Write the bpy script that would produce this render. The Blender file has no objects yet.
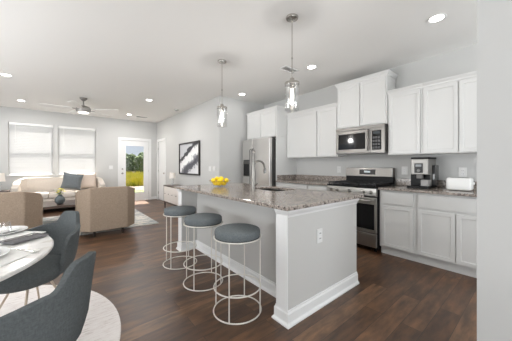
import bpy, bmesh, math, random
from mathutils import Vector, Matrix
random.seed(7)
SC = bpy.context.scene
COL = SC.collection
PI = math.pi
def lin(c):
    c = c / 255.0
    return c / 12.92 if c <= 0.04045 else ((c + 0.055) / 1.055) ** 2.4
def rgb(r, g, b): return (lin(r), lin(g), lin(b), 1.0)

# ---------------------------------------------------------------- camera
cd = bpy.data.cameras.new('camera'); cam = bpy.data.objects.new('camera', cd); COL.objects.link(cam)
cam.location = (0, 0, 1.22); cam.rotation_euler = (PI/2, 0, -math.radians(39.57))
cd.sensor_width = 36; cd.lens = 237.2/512*36; cd.shift_y = -5.3/512; cd.clip_start = 0.02
SC.camera = cam
# ---------------------------------------------------------------- world, sun, added fill lights
W = bpy.data.worlds.new('world'); SC.world = W; W.use_nodes = True
nt = W.node_tree
tcw = nt.nodes.new('ShaderNodeTexCoord'); sxw = nt.nodes.new('ShaderNodeSeparateXYZ'); rw = nt.nodes.new('ShaderNodeValToRGB')
nt.links.new(tcw.outputs['Generated'], sxw.inputs[0]); nt.links.new(sxw.outputs[2], rw.inputs[0]); nt.links.new(rw.outputs[0], nt.nodes['Background'].inputs[0])
rw.color_ramp.elements[0].position = 0.0; rw.color_ramp.elements[0].color = rgb(222, 232, 244)
rw.color_ramp.elements[1].position = 0.35; rw.color_ramp.elements[1].color = rgb(196, 212, 232)
nt.nodes['Background'].inputs[1].default_value = 0.85
def light(name, kind, loc, rot, power, **kw):
    d = bpy.data.lights.new(name, kind); d.energy = power
    for k, v in kw.items(): setattr(d, k, v)
    o = bpy.data.objects.new(name, d); COL.objects.link(o); o.location = loc; o.rotation_euler = rot
    return o
sunv = Vector((-0.02, -0.45, -0.90))
sun = light('sun', 'SUN', (2, 14, 12), (0, 0, 0), 30.0, angle=0.01, color=(1, .95, .87))
sun.rotation_euler = sunv.to_track_quat('-Z', 'Y').to_euler()
# fill area lights added out of view to brighten the room like window daylight
FILL_COOL = (0.925, 0.965, 1.0); WARM = (0.95, 0.975, 1.0)
light('fill_south', 'AREA', (-1.4, -3.4, 1.3), (math.radians(90+12), 0, 0), 122, shape='RECTANGLE', size=3.6, size_y=2.0, color=FILL_COOL)
light('fill_south_kitchen', 'AREA', (2.9, -3.2, 1.0), (math.radians(90+74), 0, 0), 135, shape='RECTANGLE', size=2.0, size_y=1.4, color=FILL_COOL)
light('fill_west_dining', 'AREA', (-3.4, 3.3, 1.2), (math.radians(90+54), 0, -PI/2), 172, shape='RECTANGLE', size=2.4, size_y=1.6, color=WARM)
light('fill_west_living', 'AREA', (-3.3, 6.9, 1.0), (math.radians(90+66), 0, -PI/2), 15, shape='RECTANGLE', size=2.4, size_y=1.3, color=WARM)
SC.view_settings.view_transform = 'Standard'; SC.view_settings.look = 'None'
SC.view_settings.gamma = 1.0; SC.view_settings.exposure = 0.04; SC.view_settings.use_curve_mapping = False

# ---------------------------------------------------------------- materials
MATS = {}
def mat(name, col=(200, 200, 200), rough=0.5, metal=0.0, emit=None, estr=0.0, spec=0.5):
    if name in MATS: return MATS[name]
    m = bpy.data.materials.new(name); m.use_nodes = True
    b = m.node_tree.nodes['Principled BSDF']
    b.inputs['Base Color'].default_value = rgb(*col); b.inputs['Roughness'].default_value = rough
    b.inputs['Metallic'].default_value = metal; b.inputs['Specular IOR Level'].default_value = spec
    if emit:
        b.inputs['Emission Color'].default_value = rgb(*emit); b.inputs['Emission Strength'].default_value = estr
    MATS[name] = m; return m
def nodes(m): return m.node_tree.nodes, m.node_tree.links, m.node_tree.nodes['Principled BSDF']
def coords(m, scale=(1, 1, 1), rot=(0, 0, 0), kind='Object'):
    n, l, b = nodes(m)
    t = n.new('ShaderNodeTexCoord'); mp = n.new('ShaderNodeMapping')
    mp.inputs['Scale'].default_value = scale; mp.inputs['Rotation'].default_value = rot
    l.new(t.outputs[kind], mp.inputs[0]); return mp.outputs[0]
def noise(m, vec, scale=5, detail=4, rough=0.5):
    n, l, b = nodes(m); t = n.new('ShaderNodeTexNoise')
    t.inputs['Scale'].default_value = scale; t.inputs['Detail'].default_value = detail; t.inputs['Roughness'].default_value = rough
    l.new(vec, t.inputs['Vector']); return t.outputs['Fac']
def ramp(m, fac, stops, interp='LINEAR'):
    n, l, b = nodes(m); r = n.new('ShaderNodeValToRGB'); r.color_ramp.interpolation = interp
    e = r.color_ramp.elements
    while len(e) < len(stops): e.new(0.5)
    for i, (p, c) in enumerate(stops):
        e[i].position = p; e[i].color = rgb(*c)
    l.new(fac, r.inputs[0]); return r.outputs[0]
def mix(m, a, b_, fac, mode='MIX'):
    n, l, b = nodes(m); x = n.new('ShaderNodeMix'); x.data_type = 'RGBA'; x.blend_type = mode
    for sock, v in ((x.inputs[6], a), (x.inputs[7], b_), (x.inputs[0], fac)):
        if isinstance(v, (int, float)): sock.default_value = v
        elif isinstance(v, tuple): sock.default_value = v
        else: l.new(v, sock)
    return x.outputs[2]
def setcol(m, c): n, l, b = nodes(m); l.new(c, b.inputs['Base Color'])
def bump(m, fac, strength=0.2, dist=0.01):
    n, l, b = nodes(m); u = n.new('ShaderNodeBump'); u.inputs['Strength'].default_value = strength; u.inputs['Distance'].default_value = dist
    l.new(fac, u.inputs['Height']); l.new(u.outputs[0], b.inputs['Normal'])
def glass(name, tint=(255, 255, 255), edge=0.35, base=0.05):
    if name in MATS: return MATS[name]
    m = bpy.data.materials.new(name); m.use_nodes = True; n = m.node_tree.nodes; l = m.node_tree.links
    n.clear(); o = n.new('ShaderNodeOutputMaterial'); t = n.new('ShaderNodeBsdfTransparent'); g = n.new('ShaderNodeBsdfGlossy')
    t.inputs[0].default_value = rgb(*tint); g.inputs['Roughness'].default_value = 0.02
    w = n.new('ShaderNodeLayerWeight'); w.inputs[0].default_value = 0.35
    mr = n.new('ShaderNodeMapRange'); mr.inputs[3].default_value = base; mr.inputs[4].default_value = edge
    l.new(w.outputs['Facing'], mr.inputs[0])
    x = n.new('ShaderNodeMixShader'); l.new(mr.outputs[0], x.inputs[0]); l.new(t.outputs[0], x.inputs[1]); l.new(g.outputs[0], x.inputs[2])
    l.new(x.outputs[0], o.inputs[0]); MATS[name] = m; return m
def translucent(name, col, amount):
    if name in MATS: return MATS[name]
    m = mat(name, col, 0.6); n, l, b = nodes(m)
    t = n.new('ShaderNodeBsdfTranslucent'); t.inputs[0].default_value = rgb(*col)
    x = n.new('ShaderNodeMixShader'); x.inputs[0].default_value = amount
    l.new(b.outputs[0], x.inputs[1]); l.new(t.outputs[0], x.inputs[2])
    l.new(x.outputs[0], n['Material Output'].inputs[0]); return m

def fabric(name, col, var=0.12, scale=60, bs=0.25):
    if name in MATS: return MATS[name]
    m = mat(name, col, 0.9, spec=0.2)
    v = coords(m, (1, 1, 3)); f = noise(m, v, scale, 3, 0.6)
    v2 = coords(m, (3, 3, 1)); f2 = noise(m, v2, scale, 2, 0.6)
    lo = tuple(int(c*(1-var)) for c in col); hi = tuple(min(255, int(c*(1+var))) for c in col)
    c = mix(m, ramp(m, f, [(.3, lo), (.7, hi)]), ramp(m, f2, [(.3, lo), (.7, hi)]), 0.5)
    setcol(m, c); bump(m, f, bs, 0.004); return m

PAINT = mat('wall_paint', (200, 200, 198), 0.75, spec=0.25)
CEIL = mat('ceiling_paint', (235, 234, 231), 0.9, spec=0.1)
TRIM = mat('trim_white', (230, 230, 229), 0.4)
CAB = mat('cabinet_white', (220, 220, 218), 0.38)
ISL = mat('island_paint', (198, 197, 194), 0.5)
STEEL = mat('stainless_steel', (128, 125, 121), 0.3, 1.0)
STEELD = mat('stainless_dark', (120, 118, 116), 0.3, 1.0)
CHROME = mat('brushed_nickel', (190, 186, 180), 0.22, 1.0)
BLACK = mat('black_enamel', (17, 17, 18), 0.42, spec=.2)
RSTEEL = mat('range_steel', (186, 183, 178), 0.3, 1.0)
BLACKG = mat('black_glass', (12, 12, 13), 0.08)
IRON = mat('cast_iron', (26, 26, 27), 0.55)
DGREY = mat('fridge_side_grey', (58, 56, 54), 0.5)
PLAST = mat('white_plastic', (240, 240, 238), 0.35)
LEGW = mat('dark_wood_leg', (48, 36, 30), 0.5)
CERAM = mat('white_ceramic', (240, 240, 238), 0.2)
WIRE = mat('stool_champagne_metal', (226, 222, 214), 0.4, 0.25)
SLATE = fabric('slate_fabric', (90, 94, 95))
STOOLF = fabric('stool_grey_fabric', (107, 113, 115), 0.15, 90)
TAN = fabric('tan_linen', (160, 143, 126), 0.12, 50)
CREAM = fabric('cream_linen', (208, 199, 189), 0.06, 50)
BEIGE = fabric('beige_pillow', (202, 188, 177), 0.06, 60)
SLATEP = fabric('slate_pillow', (112, 117, 120), 0.18, 60)
GLASS = glass('clear_glass', edge=0.45)
PANE = glass('window_glass', edge=0.3, base=0.03)
BLIND = translucent('blind_white', (214, 214, 214), 0.07)
SHADE = translucent('lamp_shade_cream', (250, 246, 240), 0.35)

def floor_mat():
    m = mat('plank_floor', (80, 60, 48), 0.36, spec=0.75); n, l, b = nodes(m)
    v = coords(m)
    br = n.new('ShaderNodeTexBrick'); br.offset = 0.37; br.inputs['Scale'].default_value = 1.0
    br.inputs['Brick Width'].default_value = 1.25; br.inputs['Row Height'].default_value = 0.14
    br.inputs['Mortar Size'].default_value = 0.0018; br.inputs['Mortar Smooth'].default_value = 0.3; br.inputs['Bias'].default_value = 0.0
    br.inputs['Color1'].default_value = (0, 0, 0, 1); br.inputs['Color2'].default_value = (1, 1, 1, 1); br.inputs['Mortar'].default_value = (0.5, 0.5, 0.5, 1)
    l.new(v, br.inputs['Vector'])
    tone = ramp(m, br.outputs['Color'], [(0, (96, 67, 46)), (.4, (112, 80, 56)), (.75, (128, 94, 68)), (1, (146, 111, 82))])
    # grain shifted per plank
    g = n.new('ShaderNodeTexNoise'); g.noise_dimensions = '4D'; g.inputs['Scale'].default_value = 4.6; g.inputs['Detail'].default_value = 6; g.inputs['Roughness'].default_value = 0.62
    mp = coords(m, (0.8, 3.6, 1)); l.new(mp, g.inputs['Vector'])
    mul = n.new('ShaderNodeMath'); mul.operation = 'MULTIPLY'; mul.inputs[1].default_value = 9.0
    l.new(br.outputs['Color'], mul.inputs[0]); l.new(mul.outputs[0], g.inputs['W'])
    gr = ramp(m, g.outputs['Fac'], [(.26, (60, 54, 50)), (.40, (140, 134, 130)), (.52, (200, 196, 190)), (.64, (250, 244, 234)), (.75, (255, 252, 246))])
    c = mix(m, tone, gr, 0.85, 'MULTIPLY')
    c2 = mix(m, c, rgb(34, 26, 22), br.outputs['Fac'])
    setcol(m, c2); bump(m, g.outputs['Fac'], 0.08, 0.004)
    rr = n.new('ShaderNodeMapRange'); rr.inputs[3].default_value = 0.34; rr.inputs[4].default_value = 0.46
    l.new(g.outputs['Fac'], rr.inputs[0]); l.new(rr.outputs[0], b.inputs['Roughness'])
    return m
FLOOR = floor_mat()
FSTEEL = mat('fridge_steel', (222, 220, 217), 0.28, 1.0)
FAUC = mat('faucet_nickel', (128, 125, 120), 0.28, 1.0)
FAN = mat('fan_nickel', (142, 139, 135), 0.4, 0.6)
def granite_mat():
    m = mat('granite', (150, 140, 132), 0.17, spec=.6); n, l, b = nodes(m)
    v = coords(m)
    f1 = noise(m, v, 42, 5, 0.7)
    base = ramp(m, f1, [(.30, (92, 84, 80)), (.43, (156, 147, 140)), (.55, (192, 183, 175)), (.72, (216, 209, 201))])
    vo = n.new('ShaderNodeTexVoronoi'); vo.inputs['Scale'].default_value = 95; l.new(v, vo.inputs['Vector'])
    sp = n.new('ShaderNodeSeparateColor'); l.new(vo.outputs['Color'], sp.inputs[0])
    spot = ramp(m, sp.outputs[0], [(0, (42, 38, 37)), (.17, (48, 44, 42)), (.2, (255, 255, 255)), (1, (255, 255, 255))])
    c = mix(m, base, spot, 0.8, 'MULTIPLY')
    f2 = noise(m, v, 9, 3, 0.6)
    c = mix(m, c, ramp(m, f2, [(.35, (150, 132, 118)), (.65, (210, 205, 200))]), 0.45, 'MULTIPLY')
    setcol(m, c); return m
GRAN = granite_mat()
def marble_mat():
    m = mat('white_marble', (232, 230, 226), 0.18); v = coords(m, (1, 1, 1))
    f = noise(m, v, 3.2, 8, 0.6)
    setcol(m, ramp(m, f, [(.38, (236, 234, 231)), (.49, (214, 209, 203)), (.53, (236, 234, 231)), (.7, (226, 223, 219))])); return m
MARBLE = marble_mat()
def round_rug_mat():
    m = mat('round_rug_weave', (222, 214, 209), 0.95, spec=0.1)
    v = coords(m, (1.0, 6, 1)); f = noise(m, v, 9, 8, 0.75)
    c = ramp(m, f, [(.30, (180, 165, 158)), (.44, (228, 221, 217)), (.58, (238, 233, 230)), (.72, (220, 212, 207))])
    setcol(m, c); bump(m, f, 0.3, 0.004); return m
def living_rug_mat():
    m = mat('living_rug_weave', (226, 220, 210), 0.95, spec=0.1)
    v = coords(m, (1.1, 3.2, 1)); f = noise(m, v, 1.7, 5, 0.6)
    c = ramp(m, f, [(.40, (228, 222, 212)), (.47, (150, 156, 158)), (.52, (196, 196, 192)), (.58, (230, 224, 214)), (.66, (128, 134, 138))])
    setcol(m, c); bump(m, f, 0.2, 0.004); return m

# ---------------------------------------------------------------- mesh builder
class MB:
    def __init__(s): s.bm = bmesh.new()
    def quad(s, pts):
        return s.bm.faces.new([s.bm.verts.new(p) for p in pts])
    def box(s, x0, x1, y0, y1, z0, z1, bev=0.0, seg=2):
        r = bmesh.ops.create_cube(s.bm, size=1.0); vs = r['verts']
        for v in vs: v.co = Vector(((x0+x1)/2 + v.co.x*(x1-x0), (y0+y1)/2 + v.co.y*(y1-y0), (z0+z1)/2 + v.co.z*(z1-z0)))
        if bev > 0:
            es = list({e for v in vs for e in v.link_edges})
            bmesh.ops.bevel(s.bm, geom=es, offset=bev, segments=seg, affect='EDGES', profile=0.5)
        return s
    def shaker(s, yc, w, z0, z1, xf, th=0.02, fr=0.057, dp=0.008, sgn=-1):
        """framed door leaf whose face looks to -x (sgn -1) or +x"""
        y0, y1 = yc-w/2, yc+w/2
        r = bmesh.ops.create_cube(s.bm, size=1.0); vs = r['verts']
        xa, xb = (xf, xf+th) if sgn < 0 else (xf-th, xf)
        for v in vs: v.co = Vector(((xa+xb)/2 + v.co.x*(xb-xa), (y0+y1)/2 + v.co.y*w, (z0+z1)/2 + v.co.z*(z1-z0)))
        s.bm.normal_update()
        fs = [f for f in {f for v in vs for f in v.link_faces} if f.normal.x*sgn > 0.9]
        if fr > 0:
            bmesh.ops.inset_region(s.bm, faces=fs, thickness=fr)
            r2 = bmesh.ops.inset_region(s.bm, faces=fs, thickness=0.004)
            for v in fs[0].verts: v.co.x -= sgn*dp
        return s
    def tube(s, pts, r, n=10, closed=False, caps=True):
        pts = [Vector(p) for p in pts]; N = len(pts); rings = []
        rr = r if isinstance(r, (list, tuple)) else [r]*N
        prev = None
        for i, p in enumerate(pts):
            if closed: t = pts[(i+1) % N] - pts[i-1]
            else: t = pts[min(i+1, N-1)] - pts[max(i-1, 0)]
            t.normalize()
            if prev is None:
                a = Vector((0, 0, 1)) if abs(t.z) < 0.9 else Vector((1, 0, 0)); u = t.cross(a).normalized()
            else:
                u = (prev - t*prev.dot(t)).normalized()
            prev = u; w = t.cross(u)
            rings.append([s.bm.verts.new(p + (u*math.cos(2*PI*k/n) + w*math.sin(2*PI*k/n))*rr[i]) for k in range(n)])
        M = N if closed else N-1
        for i in range(M):
            a, b = rings[i], rings[(i+1) % N]
            for k in range(n): s.bm.faces.new((a[k], a[(k+1) % n], b[(k+1) % n], b[k]))
        if caps and not closed:
            s.bm.faces.new(rings[0][::-1]); s.bm.faces.new(rings[-1])
        return s
    def ring(s, c, R, r, n=48, m=8):
        return s.tube([(c[0]+R*math.cos(2*PI*k/n), c[1]+R*math.sin(2*PI*k/n), c[2]) for k in range(n)], r, m, closed=True)
    def lathe(s, prof, c=(0, 0, 0), n=32, axis='z', sx=1.0, sy=1.0):
        """prof: list of (radius, height); zero radius ends close"""
        rings = []
        for (r, h) in prof:
            if r < 1e-6: ring = [(0, 0, h)]
            else: ring = [(r*math.cos(2*PI*k/n)*sx, r*math.sin(2*PI*k/n)*sy, h) for k in range(n)]
            if axis == 'x': ring = [(z, x, y) for x, y, z in ring]
            elif axis == 'y': ring = [(y, z, x) for x, y, z in ring]
            rings.append([s.bm.verts.new((c[0]+x, c[1]+y, c[2]+z)) for x, y, z in ring])
        for a, b in zip(rings, rings[1:]):
            if len(a) == 1 and len(b) == 1: continue
            if len(a) == 1:
                for k in range(n): s.bm.faces.new((a[0], b[(k+1) % n], b[k]))
            elif len(b) == 1:
                for k in range(n): s.bm.faces.new((a[k], a[(k+1) % n], b[0]))
            else:
                for k in range(n): s.bm.faces.new((a[k], a[(k+1) % n], b[(k+1) % n], b[k]))
        return s
    def prism(s, poly, a0, a1, axis='y'):
        """poly in the two other axes (order x,y,z), extruded along axis"""
        def P(u, v, a): return {'x': (a, u, v), 'y': (u, a, v), 'z': (u, v, a)}[axis]
        A = [s.bm.verts.new(P(u, v, a0)) for u, v in poly]; B = [s.bm.verts.new(P(u, v, a1)) for u, v in poly]
        n = len(poly)
        for i in range(n): s.bm.faces.new((A[i], A[(i+1) % n], B[(i+1) % n], B[i]))
        s.bm.faces.new(A[::-1]); s.bm.faces.new(B); return s
    def sweep(s, path, prof, closed=False):
        """profile (out, z) carried along a plan path; 'out' is to the right of travel, corners mitred"""
        P = [Vector((p[0], p[1], 0)) for p in path]; N = len(P); rows = []
        for i, p in enumerate(P):
            d0 = (P[i]-P[i-1]).normalized() if (i > 0 or closed) else None
            d1 = (P[(i+1) % N]-P[i]).normalized() if (i < N-1 or closed) else None
            n0 = Vector((d0.y, -d0.x, 0)) if d0 else None; n1 = Vector((d1.y, -d1.x, 0)) if d1 else None
            if n0 is None: m_ = n1
            elif n1 is None: m_ = n0
            else:
                m_ = n0+n1; m_ = m_/(m_.dot(n0))
            rows.append([s.bm.verts.new(p + m_*o + Vector((0, 0, z))) for o, z in prof])
        k = len(prof)
        for i in range(N if closed else N-1):
            a, b = rows[i], rows[(i+1) % N]
            for j in range(k): s.bm.faces.new((a[j], a[(j+1) % k], b[(j+1) % k], b[j]))
        if not closed:
            s.bm.faces.new(rows[0][::-1]); s.bm.faces.new(rows[-1])
        return s
    def slab(s, us, vs, holes, a0, a1, axis):
        """grid of cells over us x vs with hole cells left out, thickness a0..a1 along axis; one closed skin"""
        def P(u, v, a): return {'x': (a, u, v), 'y': (u, a, v), 'z': (u, v, a)}[axis]
        cache = {}
        def V(i, j, a):
            k = (i, j, a)
            if k not in cache: cache[k] = s.bm.verts.new(P(us[i], vs[j], a))
            return cache[k]
        full = {(i, j) for i in range(len(us)-1) for j in range(len(vs)-1)} - set(holes)
        for (i, j) in full:
            for a in (a0, a1): s.bm.faces.new((V(i, j, a), V(i+1, j, a), V(i+1, j+1, a), V(i, j+1, a)))
            for (di, dj, p, q) in ((-1, 0, (i, j), (i, j+1)), (1, 0, (i+1, j), (i+1, j+1)), (0, -1, (i, j), (i+1, j)), (0, 1, (i, j+1), (i+1, j+1))):
                if (i+di, j+dj) not in full: s.bm.faces.new((V(*p, a0), V(*q, a0), V(*q, a1), V(*p, a1)))
        return s
    def cushion(s, x0, x1, y0, y1, z0, z1, r=0.04, puff=0.02, n=8):
        """soft box: superellipsoid-ish cushion"""
        old = set(s.bm.verts)
        r0 = bmesh.ops.create_cube(s.bm, size=2.0)
        es = list({e for v in r0['verts'] for e in v.link_edges})
        bmesh.ops.subdivide_edges(s.bm, edges=es, cuts=n, use_grid_fill=True)
        allv = [v for v in s.bm.verts if v not in old]
        hx, hy, hz = (x1-x0)/2, (y1-y0)/2, (z1-z0)/2; c = Vector(((x0+x1)/2, (y0+y1)/2, (z0+z1)/2))
        for v in allv:
            p = Vector((v.co.x*hx, v.co.y*hy, v.co.z*hz))
            q = Vector((max(-hx+r, min(hx-r, p.x)), max(-hy+r, min(hy-r, p.y)), max(-hz+min(r, hz), min(hz-min(r, hz), p.z))))
            d = p-q
            if d.length > 1e-6: p = q + d.normalized()*min(r, d.length)
            ux, uy = v.co.x, v.co.y
            p.z += puff*(1-ux*ux)*(1-uy*uy)*v.co.z
            v.co = c+p
        return s
    def build(s, name, m, parent=None, world=True, smooth=None, bevel=0.0, subsurf=0, origin=None):
        bmesh.ops.recalc_face_normals(s.bm, faces=s.bm.faces[:])
        me = bpy.data.meshes.new(name); o = bpy.data.objects.new(name, me)
        off = Vector((0, 0, 0))
        if parent is not None:
            o.parent = parent
            if world:
                q = parent
                while q is not None: off += q.location; q = q.parent
        elif origin is not None: off = Vector(origin)
        elif world:
            cs = [v.co for v in s.bm.verts]
            off = Vector(((min(c.x for c in cs)+max(c.x for c in cs))/2, (min(c.y for c in cs)+max(c.y for c in cs))/2, min(c.z for c in cs)))
        if off.length > 0: bmesh.ops.translate(s.bm, vec=-off, verts=s.bm.verts[:])
        if parent is None: o.location = off
        if smooth:
            for f in s.bm.faces: f.smooth = True
            for e in s.bm.edges:
                if len(e.link_faces) == 2 and e.calc_face_angle(0) > math.radians(smooth): e.smooth = False
        s.bm.to_mesh(me); s.bm.free(); me.materials.append(m); COL.objects.link(o)
        if bevel:
            md = o.modifiers.new('edge', 'BEVEL'); md.width = bevel; md.segments = 2; md.limit_method = 'ANGLE'; md.angle_limit = math.radians(40)
        if subsurf:
            md = o.modifiers.new('soft', 'SUBSURF'); md.levels = subsurf; md.render_levels = subsurf
        return o
def tag(o, label=None, cat=None, group=None, kind=None):
    if label: o['label'] = label
    if cat: o['category'] = cat
    if group: o['group'] = group
    if kind: o['kind'] = kind
    return o
def thing(name, label, cat, loc, rz=0, group=None, kind=None):
    o = bpy.data.objects.new(name, None); COL.objects.link(o); o.location = loc; o.rotation_euler = (0, 0, rz); o.empty_display_size = 0.1
    return tag(o, label, cat, group, kind)
def copy_tree(o, parent=None):
    c = o.copy(); COL.objects.link(c)
    if parent is not None: c.parent = parent
    for ch in list(o.children): copy_tree(ch, c)
    return c
def struct(mb, name, m, parent=None, label=None, **kw):
    o = mb.build(name, m, parent, origin=None if parent else (0, 0, 0), **kw)
    if parent is None: tag(o, label, None, None, 'structure')
    return o
def box(*a, **k): return MB().box(*a, **k)

# ---------------------------------------------------------------- room shell
XK, XE, YN, YA, YP, XP, XW, YS, HC = 4.01, 2.69, 8.90, 4.52, 0.21, 1.60, -3.60, -3.50, 2.74
struct(box(XW-.15, XK+.15, YS-.15, YN+.15, -.12, 0), 'floor', FLOOR, label='dark brown wood plank floor')
struct(box(XW-.15, XK+.15, YS-.15, YN+.15, HC, HC+.12), 'ceiling', CEIL, label='flat white ceiling')
WX1 = (-1.043, -.143); WX2 = (-.044, .868); WZ = (.955, 2.36); DX = (1.545, 2.425); DZ = 2.06
mb = MB().slab([XW-.15, WX1[0], WX1[1], WX2[0], WX2[1], DX[0], DX[1], XE+.15], [0, WZ[0], DZ, WZ[1], HC],
               [(1, 1), (1, 2), (3, 1), (3, 2), (5, 0), (5, 1)], YN, YN+.15, 'y')
struct(mb, 'wall_north', PAINT, label='far living room wall with two windows and a glass door')
struct(MB().slab([YA, 7.98, 8.72, YN], [0, 2.05, HC], [(1, 0)], XE, XE+.13, 'x'), 'wall_east', PAINT, label='wall with the abstract picture')
struct(box(XE+.13, XK+.15, YA, YA+.13, 0, HC), 'wall_alcove', PAINT, label='short wall beside the refrigerator')
struct(box(XK, XK+.15, YS-.15, YA, 0, HC), 'wall_kitchen', PAINT, label='kitchen wall behind the cabinets')
struct(box(XP, XP+.14, -.55, YP, 0, HC), 'wall_pantry', PAINT, label='pale wall end at the right edge')
mb = MB().slab([YS-.15, 2.1, 4.5, 5.7, 8.1, YN], [0, .6, 2.3, HC], [(1, 1), (3, 1)], XW-.15, XW, 'x')
struct(mb, 'wall_west', PAINT, label='left wall')
mb = MB().slab([XW, -3.0, .6, 1.9, 3.8, XK], [0, .2, .9, 2.4, 2.5, HC], [(1, 1), (1, 2), (1, 3), (3, 2)], YS-.15, YS, 'y')  # unseen openings added here to suit the fill lights
struct(mb, 'wall_south', PAINT, label='rear wall')

# baseboards
BB = [(0, 0), (.014, 0), (.014, .085), (.008, .10), (0, .10)]
struct(MB().sweep([(XW, YN), (DX[0]-.085, YN)], BB), 'baseboard_north', TRIM)
struct(MB().sweep([(DX[1]+.085, YN), (XE, YN)], BB), 'baseboard_north_corner', TRIM)
struct(MB().sweep([(XE, 7.90), (XE, YA), (3.15, YA)], BB), 'baseboard_east', TRIM)
struct(MB().sweep([(XP+.14, YP), (XP, YP), (XP, -.55), (XP+.14, -.55)][::1], BB), 'baseboard_pantry', TRIM)
struct(MB().sweep([(XW, YS), (XW, YN)], BB), 'baseboard_west', TRIM)

# far windows with closed blinds
def window(name, x0, x1):
    root = thing(name, None, None, ((x0+x1)/2, YN, WZ[0]), kind='structure')
    f = MB().slab([x0, x0+.045, x1-.045, x1], [WZ[0], WZ[0]+.05, 1.62, 1.67, WZ[1]-.045, WZ[1]], [(1, 1), (1, 3)], YN+.085, YN+.135, 'y')
    f.build('window_frame', TRIM, root)
    box(x0+.045, x1-.045, YN+.105, YN+.111, WZ[0]+.05, 1.62).build('glass_pane', PANE, root)
    box(x0+.045, x1-.045, YN+.105, YN+.111, 1.67, WZ[1]-.045).build('glass_pane', PANE, root)
    box(x0-.03, x1+.03, YN-.03, YN, WZ[0]-.022, WZ[0], .004).build('window_sill', TRIM, root)
    return root
window('window_1', *WX1); window('window_2', *WX2)
def blind(x0, x1, label):
    xc = (x0+x1)/2; root = thing('window_blind', label, 'window blind', (xc, YN+.04, WZ[0]), group='blinds on the far windows')
    a, b = x0+.012, x1-.012
    box(a, b, YN+.004, YN+.062, WZ[1]-.06, WZ[1]-.002, .004).build('valance', PLAST, root)
    m = MB(); z = WZ[0]+.055; t = math.radians(61)
    while z < WZ[1]-.085:
        cy, h, th = YN+.035, .0255, .0014
        dy, dz = math.cos(t)*h, math.sin(t)*h
        ny, nz = -math.sin(t)*th, math.cos(t)*th
        m.prism([(cy+dy+ny, z+dz+nz), (cy-dy+ny, z-dz+nz), (cy-dy-ny, z-dz-nz), (cy+dy-ny, z+dz-nz)], a, b, 'x')
        z += .0435
    m.build('slats', BLIND, root)
    box(a, b, YN+.012, YN+.058, WZ[0]+.003, WZ[0]+.022, .003).build('bottom_rail', PLAST, root)
    m = MB().tube([(x0+.13, YN+.002, WZ[1]-.06), (x0+.13, YN+.0, WZ[1]-.56)], .004, 6); m.build('tilt_wand', PLAST, root)
    return root
blind(*WX1, 'closed white slatted blind on the left far window')
blind(*WX2, 'closed white slatted blind on the far window nearer the glass door')

# glass patio door and the side door
d1 = thing('door_1', None, None, ((DX[0]+DX[1])/2, YN, 0), kind='structure')
m = MB().sweep([(DX[0], YN-.0), (DX[0], YN-.0)], BB) if False else MB()
m.slab([DX[0]-.08, DX[0]+.006, DX[1]-.006, DX[1]+.08], [0, DZ-.006, DZ+.085], [(1, 0)], YN-.018, YN-.001, 'y'); m.build('door_casing', TRIM, d1, bevel=.004)
m = MB().slab([DX[0]+.006, 1.69, 2.268, DX[1]-.006], [.012, .285, 1.885, DZ-.006], [(1, 1)], YN+.01, YN+.055, 'y'); m.build('door_panel', TRIM, d1)
m = MB().slab([1.675, 1.70, 2.258, 2.283], [.27, .295, 1.875, 1.90], [(1, 1)], YN+.0, YN+.009, 'y'); m.build('glass_stop', TRIM, d1)
box(1.692, 2.266, YN+.03, YN+.036, .287, 1.883).build('glass_pane', PANE, d1)
MB().lathe([(0, -.062), (.02, -.06), (.027, -.045), (.022, -.03), (.01, -.025), (.01, -.012), (.03, -.01), (.03, 0)], (1.60, YN+.010, .95), 16, 'y').build('door_knob', CHROME, d1, smooth=40)
MB().lathe([(0, -.025), (.02, -.022), (.027, -.012), (.028, 0)], (1.60, YN+.010, 1.09), 16, 'y').build('deadbolt', CHROME, d1, smooth=40)
for z in (.25, 1.02, 1.80):
    MB().tube([(DX[1]-.004, YN-.004, z-.05), (DX[1]-.004, YN-.004, z+.05)], .007, 8).build('hinge', CHROME, d1)
d2 = thing('door_2', None, None, (XE, 8.35, 0), kind='structure')
MB().slab([7.90, 7.986, 8.714, 8.80], [0, 2.044, 2.13], [(1, 0)], XE-.018, XE-.001, 'x').build('door_casing', TRIM, d2, bevel=.004)
MB().shaker(8.35, .725, .012, 2.044, XE+.02, .04, .11, .008).build('door_panel', TRIM, d2)
for z in (.25, 1.02, 1.80):
    MB().tube([(XE+.012, 8.70, z-.045), (XE+.012, 8.70, z+.045)], .008, 8).build('hinge', CHROME, d2)
MB().lathe([(0, -.062), (.02, -.06), (.027, -.045), (.022, -.03), (.01, -.025), (.01, -.012), (.03, -.01), (.03, 0)], (XE+.02, 8.06, .95), 16, 'x').build('door_knob', CHROME, d2, smooth=40)
# invented window frames, out of view left and behind, set around the fill lights
for nm, (y0, y1) in (('added_window_3', (2.1, 4.5)), ('added_window_4', (5.7, 8.1))):
    r = thing(nm, None, None, (XW, (y0+y1)/2, .6), kind='structure')
    MB().slab([y0, y0+.05, (y0+y1)/2-.03, (y0+y1)/2+.03, y1-.05, y1], [.6, .65, 2.25, 2.3], [(1, 1), (3, 1)], XW-.055, XW-.005, 'x').build('window_frame', TRIM, r)
r = thing('added_window_5', None, None, (-1.2, YS, .2), kind='structure')
MB().slab([-3.0, -2.95, -1.23, -1.17, .55, .6], [.2, .25, 2.45, 2.5], [(1, 1), (3, 1)], YS-.055, YS-.005, 'y').build('window_frame', TRIM, r)

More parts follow.
